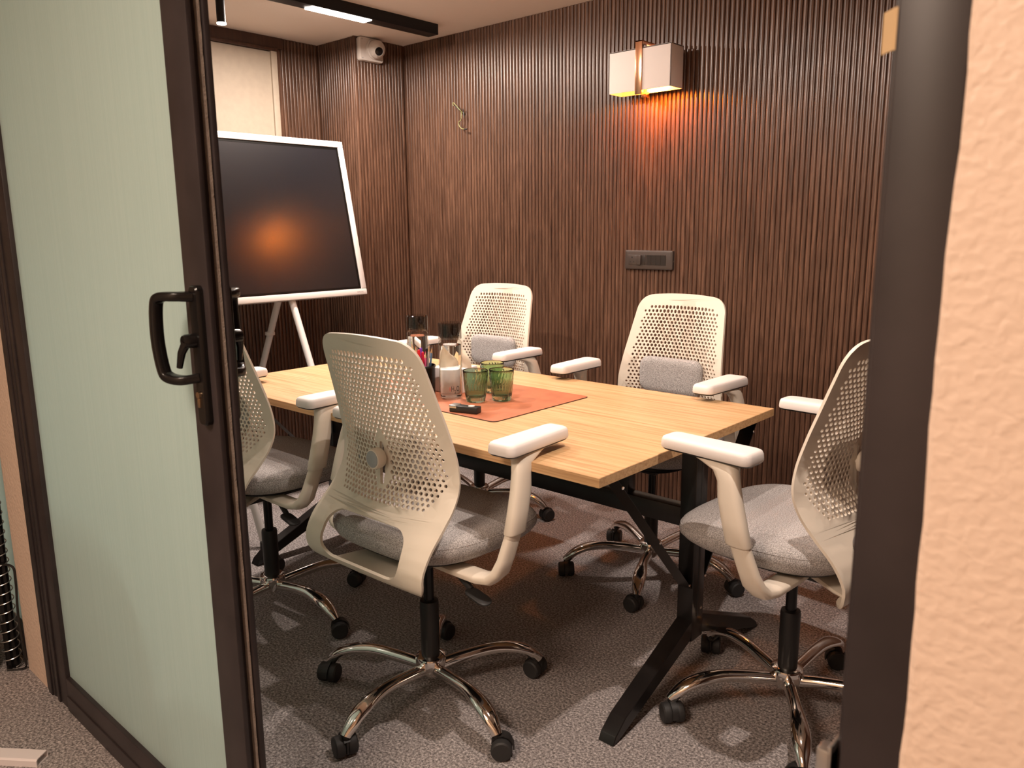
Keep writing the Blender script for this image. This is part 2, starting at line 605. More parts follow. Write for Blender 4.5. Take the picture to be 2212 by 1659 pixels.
for i in range(160):
    z = ZT * i / 159
    j = 0.0012 * noise.noise(Vector((z * 40, 1, 5)))
    rs.append([Vector((DX1 - 0.016, YD + 0.023 + j, z)), Vector((DX1 - 0.007 + j, YD + 0.0235, z)), Vector((DX1 - 0.007 - j, YD + 0.028, z)), Vector((DX1 - 0.016, YD + 0.0285 + j, z))])
rings(b, rs)
obj('pile_strip', b, 'pile', door)
b = B(DG0, DG1, YD, YD + DT, 0, 0.098, 0.003)
box(b, DG0, DG1, YD - 0.003, YD + 0.003, 0.0, 0.045, 0.001)
obj('door_rail', b, 'frame', door)
obj('door_rail', B(DG0, DG1, YD, YD + DT, ZT - 0.075, ZT, 0.003), 'frame', door)


def handle(side):
    """pull with lever on a long backplate; side -1 corridor face, +1 room face"""
    y = YD if side < 0 else YD + DT
    o = y + side * 0.0
    xp = DG1 + 0.075 - 0.022       # plate centre
    zz0, zz1 = 0.968, 1.212
    b = bmesh.new()
    rs = []
    for d, k in ((0.0, 1.0), (0.010, 1.0), (0.013, 0.86)):
        rs.append([Vector((xp + px * k, o + side * d, (zz0 + zz1) / 2 + pz * (1 - (1 - k) * 0.12))) for px, pz in rrect(0.0145, (zz1 - zz0) / 2, 0.010)])
    rings(b, rs)
    plate = obj('handle_plate', b, 'black', door)
    # bow
    x1 = xp - 0.006
    pth = smooth_path([(x1, o + side * 0.010, 1.193), (x1 - 0.012, o + side * 0.034, 1.194), (x1 - 0.040, o + side * 0.047, 1.192), (x1 - 0.052, o + side * 0.05, 1.176), (x1 - 0.053, o + side * 0.052, 1.120), (x1 - 0.045, o + side * 0.050, 1.068), (x1 - 0.035, o + side * 0.046, 1.054), (x1 - 0.012, o + side * 0.034, 1.050), (x1, o + side * 0.010, 1.052)], 5)
    b = bmesh.new()
    tube(b, pth, None, 16, flat=[(0.0082, 0.0105)] * len(pth), upv=(0, 1, 0), p_=4.0)
    obj('handle_pull', b, 'black', plate)
    b = bmesh.new()
    rings(b, [ell((xp - 0.004, o + side * d, 1.118), (r, 0, 0), (0, 0, r), 16) for d, r in ((0.01, 0.013), (0.030, 0.012), (0.034, 0.010))])
    tube(b, [(xp - 0.004, o + side * 0.028, 1.116), (xp - 0.012, o + side * 0.034, 1.098), (xp - 0.020, o + side * 0.036, 1.072)], [0.0085, 0.007, 0.0052], 10, upv=(0, 1, 0))
    obj('handle_lever', b, 'black', plate)
    b = bmesh.new()
    rings(b, [ell((xp - 0.004, o + side * d, 1.022), (r, 0, 0), (0, 0, r), 16) for d, r in ((0.01, 0.0065), (0.0165, 0.0062))])
    box(b, xp - 0.0075, xp - 0.0005, min(o + side * 0.01, o + side * 0.0165), max(o + side * 0.01, o + side * 0.0165), 1.000, 1.018, 0.001)
    obj('key_cylinder', b, 'brass', plate)
    return plate


handle(-1)
handle(1)

# strip of tape and the metal keeper on the right jamb
b = bmesh.new()
rings(b, [[Vector((x, y, z)) for x, y in ((JR0 - 0.0135, YD + 0.012), (JR0 - 0.0010, YD - 0.0012), (JR0 + 0.0005, YD - 0.0010), (JR0 - 0.0125, YD + 0.0135))] for z in (1.428, 1.436, 1.446, 1.458)])
tag(obj('tape_strip', b, 'tape'), 'beige strip of tape stuck on the dark door jamb', 'tape')
kp = thing('latch_keeper', 'small metal latch keeper screwed to the dark door jamb', 'latch', (JR0 - 0.012, YD + 0.045, 0.80))
obj('keeper_plate', B(-0.004, 0.0, -0.03, 0.02, -0.06, 0.035, 0.0015), 'graym', kp)
obj('keeper_lip', B(-0.014, 0.0, -0.03, -0.012, -0.06, 0.030, 0.002), 'graym', kp)
obj('screw', xf(lathe(bmesh.new(), [(0.004, 0), (0.003, 0.002)], 10), Matrix.Translation((-0.004, -0.006, 0.026)) @ Matrix.Rotation(-PI / 2, 4, 'Y')), 'chrome', kp)


# ================================================================== LIGHTS OF THE ROOM
def led_track(x0, y0, y1, segs, spots, label, group):
    t = thing('light_track', label, 'track light', (x0, (y0 + y1) / 2, ZC), 0, group)
    L = (y1 - y0) / 2
    cy = (y0 + y1) / 2
    obj('track_body', B(-0.037, 0.037, -L, L, -0.050, 0.0, 0.002), 'track', t)
    obj('end_cap', B(-0.037, 0.037, L, L + 0.006, -0.050, 0.0, 0.002), 'track', t)
    for a, c, wt in segs:
        o = obj('led_strip', B(-0.034, 0.034 - 0.006, a - cy, c - cy, -0.0535, -0.049, 0.0015), 'led', t)
        area('strip_light', (x0, (a + c) / 2, ZC - 0.056), (0, 0, 0), 0.06, c - a, wt, WARM)
    for y, wt, aim_ in spots:
        b = lathe(bmesh.new(), [(0.0175, -0.185), (0.0175, -0.05)], 20, 0, y - cy)
        obj('spot_cylinder', b, 'track', t)
        b = lathe(bmesh.new(), [(0.0172, -0.1905), (0.0182, -0.189), (0.0182, -0.185), (0.0172, -0.185)], 20, 0, y - cy)
        obj('spot_ring', b, 'led', t)
        d = bpy.data.lights.new('spot_light', 'SPOT')
        d.energy = wt
        d.color = WARM
        d.spot_size = math.radians(115)
        d.spot_blend = 0.6
        d.shadow_soft_size = 0.02
        q = (Vector(aim_) - Vector((x0, y, ZC - 0.198))).to_track_quat('-Z', 'Y') if aim_ else None
        link('spot_light', d, None, (x0, y, ZC - 0.198), q.to_euler() if q else None)
    return t


led_track(-3.093, 0.95, 2.875, [(2.155, 2.475, STRIP_W)], [(1.74, SPOT_W * 0.5, None)], 'black ceiling track with lit strip and hanging spot near the camera dome', 'ceiling light tracks')


def spot_offscreen(name, loc, aim_, wt):
    d = bpy.data.lights.new(name, 'SPOT')
    d.energy = wt
    d.color = WARM
    d.spot_size = math.radians(115)
    d.spot_blend = 0.6
    d.shadow_soft_size = 0.02
    q = (Vector(aim_) - Vector(loc)).to_track_quat('-Z', 'Y')
    return link(name, d, None, loc, q.to_euler())


# ceiling lamps of the room beyond the top of the picture, read from the shadows they cast:
# under the bottles and tumblers, to the right of the wall lamp, and on the seat at the short table end
spot_offscreen('ceiling_lamp_table_offscreen', (-1.78, 1.95, ZC - 0.05), (-1.78, 1.95, 0), SPOT_W * 1.0)
spot_offscreen('ceiling_lamp_left_offscreen', (-2.40, 1.25, ZC - 0.05), (-1.9, 3.0, 1.0), SPOT_W * 1.35)
spot_offscreen('ceiling_lamp_right_offscreen', (-0.55, 1.40, ZC - 0.05), (-0.75, 2.4, 0.6), SPOT_W * 1.7)
# ceiling lamp of the corridor behind the camera, which lights the stucco, the glass and the carpet outside
area('corridor_lamp_offscreen', (-0.8, -0.65, ZC - 0.01), (0, 0, 0), 0.6, 0.6, HALL_W, (1.0, 0.78, 0.61))

# wall sconce
sc = thing('wall_sconce', 'white box wall lamp with copper band glowing amber below', 'wall lamp', (-1.912, YW, 1.945))
y0, y1 = 2.93 - YW, 3.028 - YW
hx, hz = 0.150, 0.083
b = bmesh.new()
t_ = 0.004
box(b, -hx, hx, y0, y0 + t_, -hz, hz, 0.001)
box(b, -hx, hx, y1 - t_, y1, -hz, hz, 0.001)
box(b, -hx, -hx + t_, y0, y1, -hz, hz, 0.001)
box(b, hx - t_, hx, y0, y1, -hz, hz, 0.001)
box(b, -hx, hx, y0, y1, hz - 0.004, hz - 0.001)
obj('lamp_shade', b, 'shade', sc)
b = B(-0.016, 0.016, y0 - 0.006, y0 - 0.0005, -hz - 0.016, hz + 0.028, 0.001)
obj('copper_band', b, 'copper', sc)
b = B(-0.016, 0.016, y0 - 0.006, -0.004, hz + 0.022, hz + 0.028, 0.001)
box(b, -0.05, 0.05, -0.012, -0.001, -0.05, hz + 0.028, 0.001)
obj('wall_bracket', b, 'copper', sc)
b = B(-0.012, 0.012, -0.10, -0.078, -hz - 0.022, -hz - 0.002, 0.001)
box(b, -0.005, 0.005, -0.095, -0.083, -hz - 0.004, -0.03)
box(b, -0.005, 0.005, -0.09, -0.004, -0.034, -0.026)
obj('lamp_knob', b, 'copper', sc)
b = lathe(bmesh.new(), [(0.006, -0.03), (0.016, -0.015), (0.018, 0.005), (0.012, 0.02), (0.004, 0.024)], 14, 0.04, -0.095)
obj('bulb', b, 'amber', sc)
d = bpy.data.lights.new('amber_light', 'POINT')
d.energy = AMBER_W
d.color = (1.0, 0.26, 0.028)
d.shadow_soft_size = 0.02
link('amber_light', d, None, (-1.912 + 0.04, YW - 0.095, 1.945 - 0.045))

# dome camera on the pillar
dc = thing('dome_camera', 'white square security camera with black lens on the pillar', 'camera', (XP, 2.828, 2.239))
b = bmesh.new()
rings(b, [[Vector((x, py * k, pz * k)) for py, pz in rrect(0.0765, 0.059, 0.014)] for x, k in ((-0.004, 1.0), (0.020, 1.0), (0.026, 0.96))])
obj('mount_box', b, 'camw', dc)
for sy in (-1, 1):
    for sz in (-1, 1):
        obj('screw', xf(lathe(bmesh.new(), [(0.0035, 0), (0.0035, 0.001)], 8), Matrix.Translation((0.026, sy * 0.062, sz * 0.047)) @ Matrix.Rotation(PI / 2, 4, 'Y')), 'greycap', dc)
aim = Vector((0.86, -0.35, -0.38)).normalized()
Rm = aim.to_track_quat('Z', 'Y').to_matrix().to_4x4()
b = xf(lathe(bmesh.new(), [(0.051, 0.0), (0.051, 0.010), (0.046, 0.016)], 28), Matrix.Translation((0.024, 0.012, 0.004)) @ Matrix.Rotation(PI / 2, 4, 'Y'))
obj('collar', b, 'camw', dc)
b = bmesh.new()
prof = [(0.046 * math.sin(PI - a), 0.046 * math.cos(PI - a)) for a in [PI * i / 14 for i in range(1, 11)]] + [(0.0245, 0.0405), (0.0245, 0.048), (0.0222, 0.050), (0.0212, 0.044)]
lathe(b, prof, 28)
obj('eyeball', xf(b, Matrix.Translation((0.050, 0.012, 0.000)) @ Rm), 'camw', dc)
b = lathe(bmesh.new(), [(0.0214, 0.040), (0.0214, 0.0465), (0.012, 0.0485), (0.003, 0.049)], 24)
obj('lens', xf(b, Matrix.Translation((0.050, 0.012, 0.000)) @ Rm), 'black', dc)

# switch plate on the long wall
sp = thing('switch_plate', 'bronze switch plate with round-pin socket on fluted wall', 'switch', (-1.927, YW, 1.162))
hx, hz = 0.124, 0.043
b = bmesh.new()
rings(b, [[Vector((px * kx, -d, pz * kz)) for px, pz in rrect(hx, hz, 0.006)] for d, kx, kz in ((-0.008, 1, 1), (0.006, 1, 1), (0.011, 0.985, 0.95), (0.0135, 0.93, 0.80))])
obj('plate', b, 'plate', sp)
so = obj('socket', B(-0.103, -0.058, -0.0150, -0.012, -0.022, 0.022, 0.001), 'plate', sp)
for hxx, hzz, r in ((-0.083, 0.011, 0.0035), (-0.092, -0.009, 0.0026), (-0.074, -0.009, 0.0026)):
    obj('pin_hole', xf(lathe(bmesh.new(), [(r, 0), (r, 0.0006)], 10), Matrix.Translation((hxx, -0.0148, hzz)) @ Matrix.Rotation(PI / 2, 4, 'X')), 'ink', so)
obj('module_cover', B(-0.057, -0.036, -0.0195, -0.012, -0.022, 0.022, 0.0015), 'plate', sp)
obj('rocker_switch', B(-0.0345, -0.013, -0.0155, -0.012, -0.021, 0.022, 0.001), 'platedk', sp)
for i in range(4):
    x = -0.008 + i * 0.0245
    b = bmesh.new()
    rings(b, [[Vector((x + a, -y, z)) for y, z in ((0.012, -0.0215), (0.0152, -0.0215), (0.0166, 0.0215), (0.012, 0.0215))] for a in (0.0004, 0.0241)])
    obj('rocker_switch', b, 'platedk', sp)
obj('screw', xf(lathe(bmesh.new(), [(0.003, 0), (0.002, 0.001)], 8), Matrix.Translation((0.124, -0.003, -0.005)) @ Matrix.Rotation(PI / 2, 4, 'Y')), 'chrome', sp)

# loose wires sticking out of the wall
lw = thing('loose_wires', 'loose green and black electric wires hanging from fluted wall', 'wires', (-3.075, YW, 1.88))
for nm, pth, mt in (
    ('green_wire', [(0.0, 0.0, 0.01), (0.0, -0.02, 0.02), (0.005, -0.03, -0.015), (-0.012, -0.032, -0.03), (-0.004, -0.03, -0.052), (0.012, -0.028, -0.062), (0.03, -0.026, -0.064)], 'wireg'),
    ('green_wire', [(0.004, 0.0, 0.012), (-0.005, -0.022, 0.03), (-0.03, -0.035, 0.062), (-0.045, -0.036, 0.072), (-0.05, -0.034, 0.064), (-0.044, -0.033, 0.058)], 'wireg'),
    ('black_wire', [(0.0, 0.0, 0.005), (-0.01, -0.02, 0.03), (-0.028, -0.03, 0.05), (-0.042, -0.032, 0.062)], 'blackm'),
    ('black_wire', [(0.004, 0.0, 0.01), (0.01, -0.02, 0.035), (0.02, -0.028, 0.03), (0.026, -0.03, 0.0), (0.028, -0.03, -0.01)], 'blackm'),
):
    b = bmesh.new()
    tube(b, smooth_path(pth, 5), 0.0022, 7)
    obj(nm, b, mt, lw)
obj('wire_tip', B(0.026, 0.044, -0.031, -0.024, -0.070, -0.062, 0.002), 'blackm', lw)

# ================================================================== INTERACTIVE SCREEN ON EASEL
SYR, SW, SH, TILT = 2.520, 1.305, 0.770, math.radians(11.5)
sn = thing('display_board', 'white framed interactive screen with black glass on easel legs', 'display', (-3.25, SYR - SW / 2, 0.0))
Ms = Matrix.Translation((0, 0, 0.985)) @ Matrix.Rotation(-TILT, 4, 'Y')   # local: x out of the glass, y along, z up
h2 = SW / 2
b = bmesh.new()
outer = [(h2 * 1, 0), ]
fw_ = 0.030
for (ya, yb, za, zb) in ((-h2, h2, 0, fw_), (-h2, h2, SH - fw_, SH), (-h2, -h2 + fw_, fw_, SH - fw_), (h2 - fw_, h2, fw_, SH - fw_)):
    box(b, -0.035, 0.006, ya, yb, za, zb, 0.003)
obj('frame', xf(b, Ms), 'white', sn)
obj('rear_cover', xf(B(-0.045, -0.004, -h2 + 0.01, h2 - 0.01, 0.01, SH - 0.01, 0.004), Ms), 'white', sn)
obj('glass', xf(B(-0.006, 0.000, -h2 + fw_, h2 - fw_, fw_, SH - fw_), Ms), 'screen', sn, smooth=False)
b = bmesh.new()
e_ = 0.012
for (ya, yb, za, zb) in ((-h2 + fw_, h2 - fw_, fw_, fw_ + e_), (-h2 + fw_, h2 - fw_, SH - fw_ - e_, SH - fw_), (-h2 + fw_, -h2 + fw_ + e_, fw_ + e_, SH - fw_ - e_), (h2 - fw_ - e_, h2 - fw_, fw_ + e_, SH - fw_ - e_)):
    box(b, 0.0, 0.0006, ya, yb, za, zb)
obj('glass_border', xf(b, Ms), 'bezel', sn, smooth=False)
tm = text_mesh('SAMSUNG', 0.0085)
tm.transform(Ms @ Matrix.Translation((0.0064, h2 - 0.062, 0.011)) @ Matrix(((0, 0, 1, 0), (1, 0, 0, 0), (0, 1, 0, 0), (0, 0, 0, 1))))
tm.materials.clear()
tm.materials.append(M['greyink'])
link('maker_mark', tm, sn)
for zt in (0.33, 0.43):
    b = B(-0.02, -0.006, h2 - 0.001, h2 + 0.0025, zt, zt + 0.012, 0.001)
    obj('side_button', xf(b, Ms), 'tape', sn)
b = B(-0.05, -0.03, h2 - 0.75, h2 - 0.10, 0.18, 0.24, 0.004)
obj('mount_bar', xf(b, Ms), 'white', sn)
for yy in (2.1 - (SYR - SW / 2), -(2.1 - (SYR - SW / 2))):
    b = bmesh.new()
    tube(b, [(-0.058, yy, 0.985), (-0.125, yy, 1.20)], 0.016, 14)
    tube(b, [(-0.045, yy, 1.02), (0.098, yy, 0.682), (0.38, yy, 0.02)], 0.016, 14)
    lg = obj('leg', b, 'white', sn)
    obj('leg_foot', xf(lathe(bmesh.new(), [(0.022, 0), (0.022, 0.03), (0.016, 0.034)], 16, 0.387, yy), Matrix.Identity(4)), 'blackp', lg)
    b = bmesh.new()
    tube(b, [(-0.118, yy - 0.002, 1.02), (-0.343, yy, 0.611), (-0.59, yy, 0.10)], 0.016, 14)
    lg = obj('leg', b, 'white', sn)
    b = bmesh.new()
    rings(b, [ell((-0.24, yy, z), (0.024, 0, 0), (0, 0.024, 0), 14) for z in (0.800, 0.815)], cap0=False, cap1=False)
    obj('pen_ring', b, 'white', lg)
    obj('leg_foot', lathe(bmesh.new(), [(0.022, 0), (0.022, 0.1), (0.016, 0.12)], 16, -0.592, yy), 'blackp', lg)

# ================================================================== MEETING TABLE
TX0, TX1, TY0, TY1, TZ = -2.795, -0.997, 1.400, 2.320, 0.75
TCY = (TY0 + TY1) / 2
tb = thing('meeting_table', 'oak laminate meeting table on black steel splayed legs', 'table', ((TX0 + TX1) / 2, TCY, 0))
hx, hy = (TX1 - TX0) / 2, (TY1 - TY0) / 2
obj('tabletop', B(-hx, hx, -hy, hy, TZ - 0.0235, TZ, 0.0006, seg=1), 'oak', tb, smooth=False)
b = bmesh.new()
for (xa, xb, ya, yb) in ((-hx - 0.001, hx + 0.001, -hy - 0.001, -hy), (-hx - 0.001, hx + 0.001, hy, hy + 0.001), (-hx - 0.001, -hx, -hy, hy), (hx, hx + 0.001, -hy, hy)):
    box(b, xa, xb, ya, yb, TZ - 0.0235, TZ - 0.0008)
obj('edge_band', b, 'oakedge', tb, smooth=False)
ZB = TZ - 0.0235
FY = 0.070      # leg frames sit a little off the middle of the top
for s in (-1, 1):
    px = s * (hx - 0.050)
    post = obj('leg_post', B(px - 0.025, px + 0.025, FY - 0.032, FY + 0.032, 0.13, ZB, 0.003), 'steel', tb)
    obj('post_slot', B(px + s * 0.0245, px + s * 0.0258, FY - 0.005, FY + 0.005, 0.20, ZB, 0.0003), 'blackp', post)
    for zz in (0.22, 0.45):
        obj('bolt', xf(lathe(bmesh.new(), [(0.005, 0), (0.003, 0.002)], 8), Matrix.Translation((px + s * 0.025, FY + 0.018, zz)) @ Matrix.Rotation(s * PI / 2, 4, 'Y')), 'chrome', post)
    obj('cross_rail', B(px - 0.025, px + 0.025, -hy + 0.03, hy - 0.03, ZB - 0.016, ZB, 0.002), 'steel', tb)
    for q in (-1, 1):
        b = bmesh.new()
        rings(b, [[Vector((px + u * 0.024, FY + q * (y + v * sy), z + v * sz)) for u, v in ((-1, -1), (1, -1), (1, 1), (-1, 1))] for y, z, sy, sz in ((0.012, 0.175, -0.026, 0.040), (0.375, 0.030, -0.012, 0.024), (0.412, 0.011, -0.006, 0.011))])
        bmesh.ops.bevel(b, geom=b.edges[:], offset=0.002, segments=1, affect='EDGES')
        obj('foot', b, 'steel', tb, sharp=25)
        b = bmesh.new()
        rings(b, [[Vector((px + u * 0.022, FY + q * (y + v * sy), z + v * sz)) for u, v in ((-1, -1), (1, -1), (1, 1), (-1, 1))] for y, z, sy, sz in ((0.015, 0.275, 0.018, 0.020), (0.425 if q < 0 else 0.345, ZB - 0.004, 0.018, 0.020))])
        br = obj('brace', b, 'steel', tb, sharp=25)
        for t in (0.08, 0.48, 0.92):
            y = FY + q * (0.015 + t * (0.41 if q < 0 else 0.33))
            z = 0.275 + t * (ZB - 0.28)
            obj('rivet', xf(lathe(bmesh.new(), [(0.005, 0), (0.0035, 0.002)], 8), Matrix.Translation((px + s * 0.022, y, z)) @ Matrix.Rotation(s * PI / 2, 4, 'Y')), 'chrome', br)
xe = hx - 0.07
obj('stretcher_beam', B(-xe, xe, FY - 0.025, FY + 0.025, 0.468, 0.524, 0.003), 'steel', tb)
for x in (-0.55, 0.09, 0.62):
    obj('beam_bracket', B(x - 0.020, x + 0.020, FY - 0.02, FY + 0.02, 0.50, ZB, 0.002), 'steel', tb)


# ================================================================== OFFICE CHAIR
PROF = [  # y, z, half width, forward wrap of the edge
    (-0.185, 0.441, 0.212, 0.002), (-0.208, 0.446, 0.217, 0.005), (-0.226, 0.459, 0.221, 0.009), (-0.238, 0.478, 0.225, 0.013),
    (-0.243, 0.510, 0.228, 0.018), (-0.226, 0.555, 0.229, 0.026), (-0.190, 0.600, 0.228, 0.034), (-0.156, 0.645, 0.226, 0.041),
    (-0.138, 0.695, 0.223, 0.046), (-0.138, 0.755, 0.217, 0.045), (-0.150, 0.825, 0.208, 0.040), (-0.167, 0.900, 0.198, 0.033),
    (-0.184, 0.970, 0.189, 0.027), (-0.202, 1.044, 0.179, 0.020)]
_s = [0.0]
for a, c in zip(PROF[:-1], PROF[1:]):
    _s.append(_s[-1] + math.hypot(c[0] - a[0], c[1] - a[1]))
SMAX = _s[-1]


def prof_at(s):
    s = max(0.0, min(SMAX, s))
    i = 0
    while i < len(_s) - 2 and s > _s[i + 1]:
        i += 1
    t = (s - _s[i]) / (_s[i + 1] - _s[i])
    p1, p2 = PROF[i], PROF[i + 1]
    p0, p3 = PROF[max(i - 1, 0)], PROF[min(i + 2, len(PROF) - 1)]
    return [0.5 * (2 * p1[k] + (p2[k] - p0[k]) * t + (2 * p0[k] - 5 * p1[k] + 4 * p2[k] - p3[k]) * t * t + (3 * p1[k] - p0[k] - 3 * p2[k] + p3[k]) * t ** 3) for k in range(4)]


def s_of_z(z):
    a, c = 0.0, SMAX
    for _ in range(40):
        m_ = (a + c) / 2
        if prof_at(m_)[1] < z:
            a = m_
        else:
            c = m_
    return a


def halfw(s):
    wd = prof_at(s)[2]
    d = SMAX - s
    r = 0.055
    if d < r:
        wd = wd - r + math.sqrt(max(0.0, r * r - (r - d) ** 2))
    r = 0.075
    if s < r:
        wd = wd - r + math.sqrt(max(0.0, r * r - (r - s) ** 2))
    return wd


def shell_pt(x, s):
    y, z, wd, e = prof_at(s)
    k = min(1.0, abs(x) / wd)
    f = max(0.0, (s - (SMAX - 0.12)) / 0.12)
    cr = 0.012 * f * f * (1 - k * k)
    return Vector((x, y + e * k * k, z + cr))


def make_shell():
    V, F = [], []

    def loop(pts):
        i0 = len(V)
        V.extend(Vector(p) for p in pts)
        F.append(list(range(i0, len(V))))
    # outline
    N = 56
    ss = [SMAX * i / N for i in range(N)] + [SMAX - 0.055 * (1 - math.sin(PI / 2 * j / 7)) for j in range(8)] + [0.075 * (1 - math.sin(PI / 2 * j / 7)) for j in range(7)]
    ss = sorted({round(s, 5) for s in ss if 1e-4 < s < SMAX - 1e-4})
    right = [(halfw(s), s) for s in ss]
    wt = prof_at(SMAX)[2] - 0.055
    top = [(wt * (1 - 2 * i / 14), SMAX) for i in range(15)]
    left = [(-x, s) for x, s in reversed(right)]
    wb_ = prof_at(0)[2] - 0.075
    bottom = [(wb_ * (2 * i / 20 - 1), 0.0) for i in range(21)]
    out = right + top + left + bottom
    loop(out)
    # opening behind the seat
    sa, sb = s_of_z(0.474), s_of_z(0.590)
    sc_, sh = (sa + sb) / 2, (sb - sa) / 2
    loop([(x * (1.0 - 0.03 * (y / sh)), sc_ + y) for x, y in rrect(0.152, sh, 0.052, 7)])
    # toothed slot
    s0, s1 = s_of_z(0.672), s_of_z(0.776)
    sl_ = []
    m_ = 9
    for i in range(m_ + 1):
        sl_.append((0.0065 - (0.0028 if i % 2 else 0), s0 + (s1 - s0) * i / m_))
    sl_ += [(0.004, s1 + 0.004), (-0.004, s1 + 0.004)]
    sl_ += [(-0.0065, s1), (-0.0065, s0), (-0.004, s0 - 0.004), (0.004, s0 - 0.004)]
    loop(sl_)
    # perforation
    P, RW = 0.0152, 0.0130
    holes = []
    zs0, zs1 = s_of_z(0.632), s_of_z(1.012)
    rows = int((zs1 - zs0) / RW)
    for j in range(rows + 1):
        s = zs0 + j * RW
        wd = prof_at(s)[2] - 0.030
        fb = (s - zs0) / 0.09
        if fb < 1:
            wd -= 0.040 * (1 - fb) ** 2
        ft = (zs1 - s) / 0.03
        if ft < 1:
            wd -= 0.018 * (1 - ft)
        for i in range(-16, 17):
            x = (i + (0.5 if j % 2 else 0)) * P
            if abs(x) > wd:
                continue
            zz = prof_at(s)[1]
            # solid diamond round the slot
            hw = 0.021 if 0.689 < zz < 0.759 else 0.021 * max(0.0, 1 - (zz - 0.759) / 0.055) if zz >= 0.759 else 0.021 * max(0.0, 1 - (0.689 - zz) / 0.035)
            if abs(x) < hw + 0.0045 and 0.655 < zz < 0.815:
                continue
            edge = min(1.0, (wd - abs(x)) / 0.07)
            h = math.sin(i * 2.1 + j * 1.3) * math.sin(j * 0.9 + i * 0.35)
            r = 0.0044 + 0.0015 * edge + 0.0005 * h
            holes.append((x, s, r))
            loop([(x + r * math.cos(2 * PI * (k + 0.5) / 8), s + r * math.sin(2 * PI * (k + 0.5) / 8)) for k in range(8)])
    # free points for curvature in the solid border
    lev, s = [], 0.005
    while s < SMAX:
        lev.append(s)
        s += 0.006 if s < s_of_z(0.62) else 0.0125
    for j, s in enumerate(lev):
        G = 0.0072 if s < s_of_z(0.62) else 0.0125
        for i in range(-33, 34):
            x = (i + (0.5 if j % 2 else 0)) * G
            if abs(x) > halfw(s) - 0.006:
                continue
            if sa - 0.007 < s < sb + 0.007 and abs(x) < 0.160:
                continue
            if s0 - 0.01 < s < s1 + 0.01 and abs(x) < 0.012:
                continue
            if zs0 - 0.012 < s < zs1 + 0.012 and abs(x) < prof_at(s)[2] - 0.022:
                if any(abs(x - hx_) < 0.012 and abs(s - hs_) < 0.012 for hx_, hs_, _ in holes):
                    continue
            V.append(Vector((x, s)))
    res = delaunay_2d_cdt([Vector(v[:2]) for v in V], [], F, 5, 1e-6)
    me = bpy.data.meshes.new('shell')
    me.from_pydata([shell_pt(v[0], v[1]) for v in res[0]], [], [list(f) for f in res[2]])
    me.update()
    b = bmesh.new()
    b.from_mesh(me)
    bmesh.ops.recalc_face_normals(b, faces=b.faces)
    # front faces towards +y
    avg = sum((f.normal.y for f in b.faces), 0.0)
    if avg < 0:
        bmesh.ops.reverse_faces(b, faces=b.faces)
    b.to_mesh(me)
    b.free()
    o = bpy.data.objects.new('shell', me)
    COL.objects.link(o)
    md = o.modifiers.new('s', 'SOLIDIFY')
    md.thickness = 0.0075
    md.offset = 0.0
    dg = bpy.context.evaluated_depsgraph_get()
    me2 = bpy.data.meshes.new_from_object(o.evaluated_get(dg))
    bpy.data.objects.remove(o)
    me2.name = 'backrest'
    for p in me2.polygons:
        p.use_smooth = True
    me2.set_sharp_from_angle(angle=math.radians(58))
    me2.materials.clear()
    me2.materials.append(M['shell'])
    return me2


def cushion(hx, y0, y1, z0, z1, pw=3.4, n=56):
    cy, hy_ = (y0 + y1) / 2, (y1 - y0) / 2
    b = bmesh.new()
    rs = []
    H = z1 - z0
    for k, zf in ((0.30, 0.0), (0.80, 0.0), (0.90, 0.05), (0.965, 0.20), (0.992, 0.40), (1.0, 0.55), (0.992, 0.68), (0.968, 0.82), (0.92, 0.92), (0.83, 0.975), (0.65, 1.0), (0.40, 1.01), (0.15, 1.01)):
        ring = []
        for p in ell((0, cy, 0), (hx * k, 0, 0), (0, hy_ * k, 0), n, pw):
            fr_ = max(0.0, (p.y - (cy + hy_ * 0.35)) / (hy_ * 0.65))
            taper = 1.0 - 0.06 * max(0.0, -(p.y - cy) / hy_)
            zz = z0 + H * zf - (0.016 * fr_ ** 2 if zf > 0.3 else -0.004 * fr_)
            ring.append(Vector((p.x * taper, p.y, zz)))
        rs.append(ring)
    return rings(b, rs)


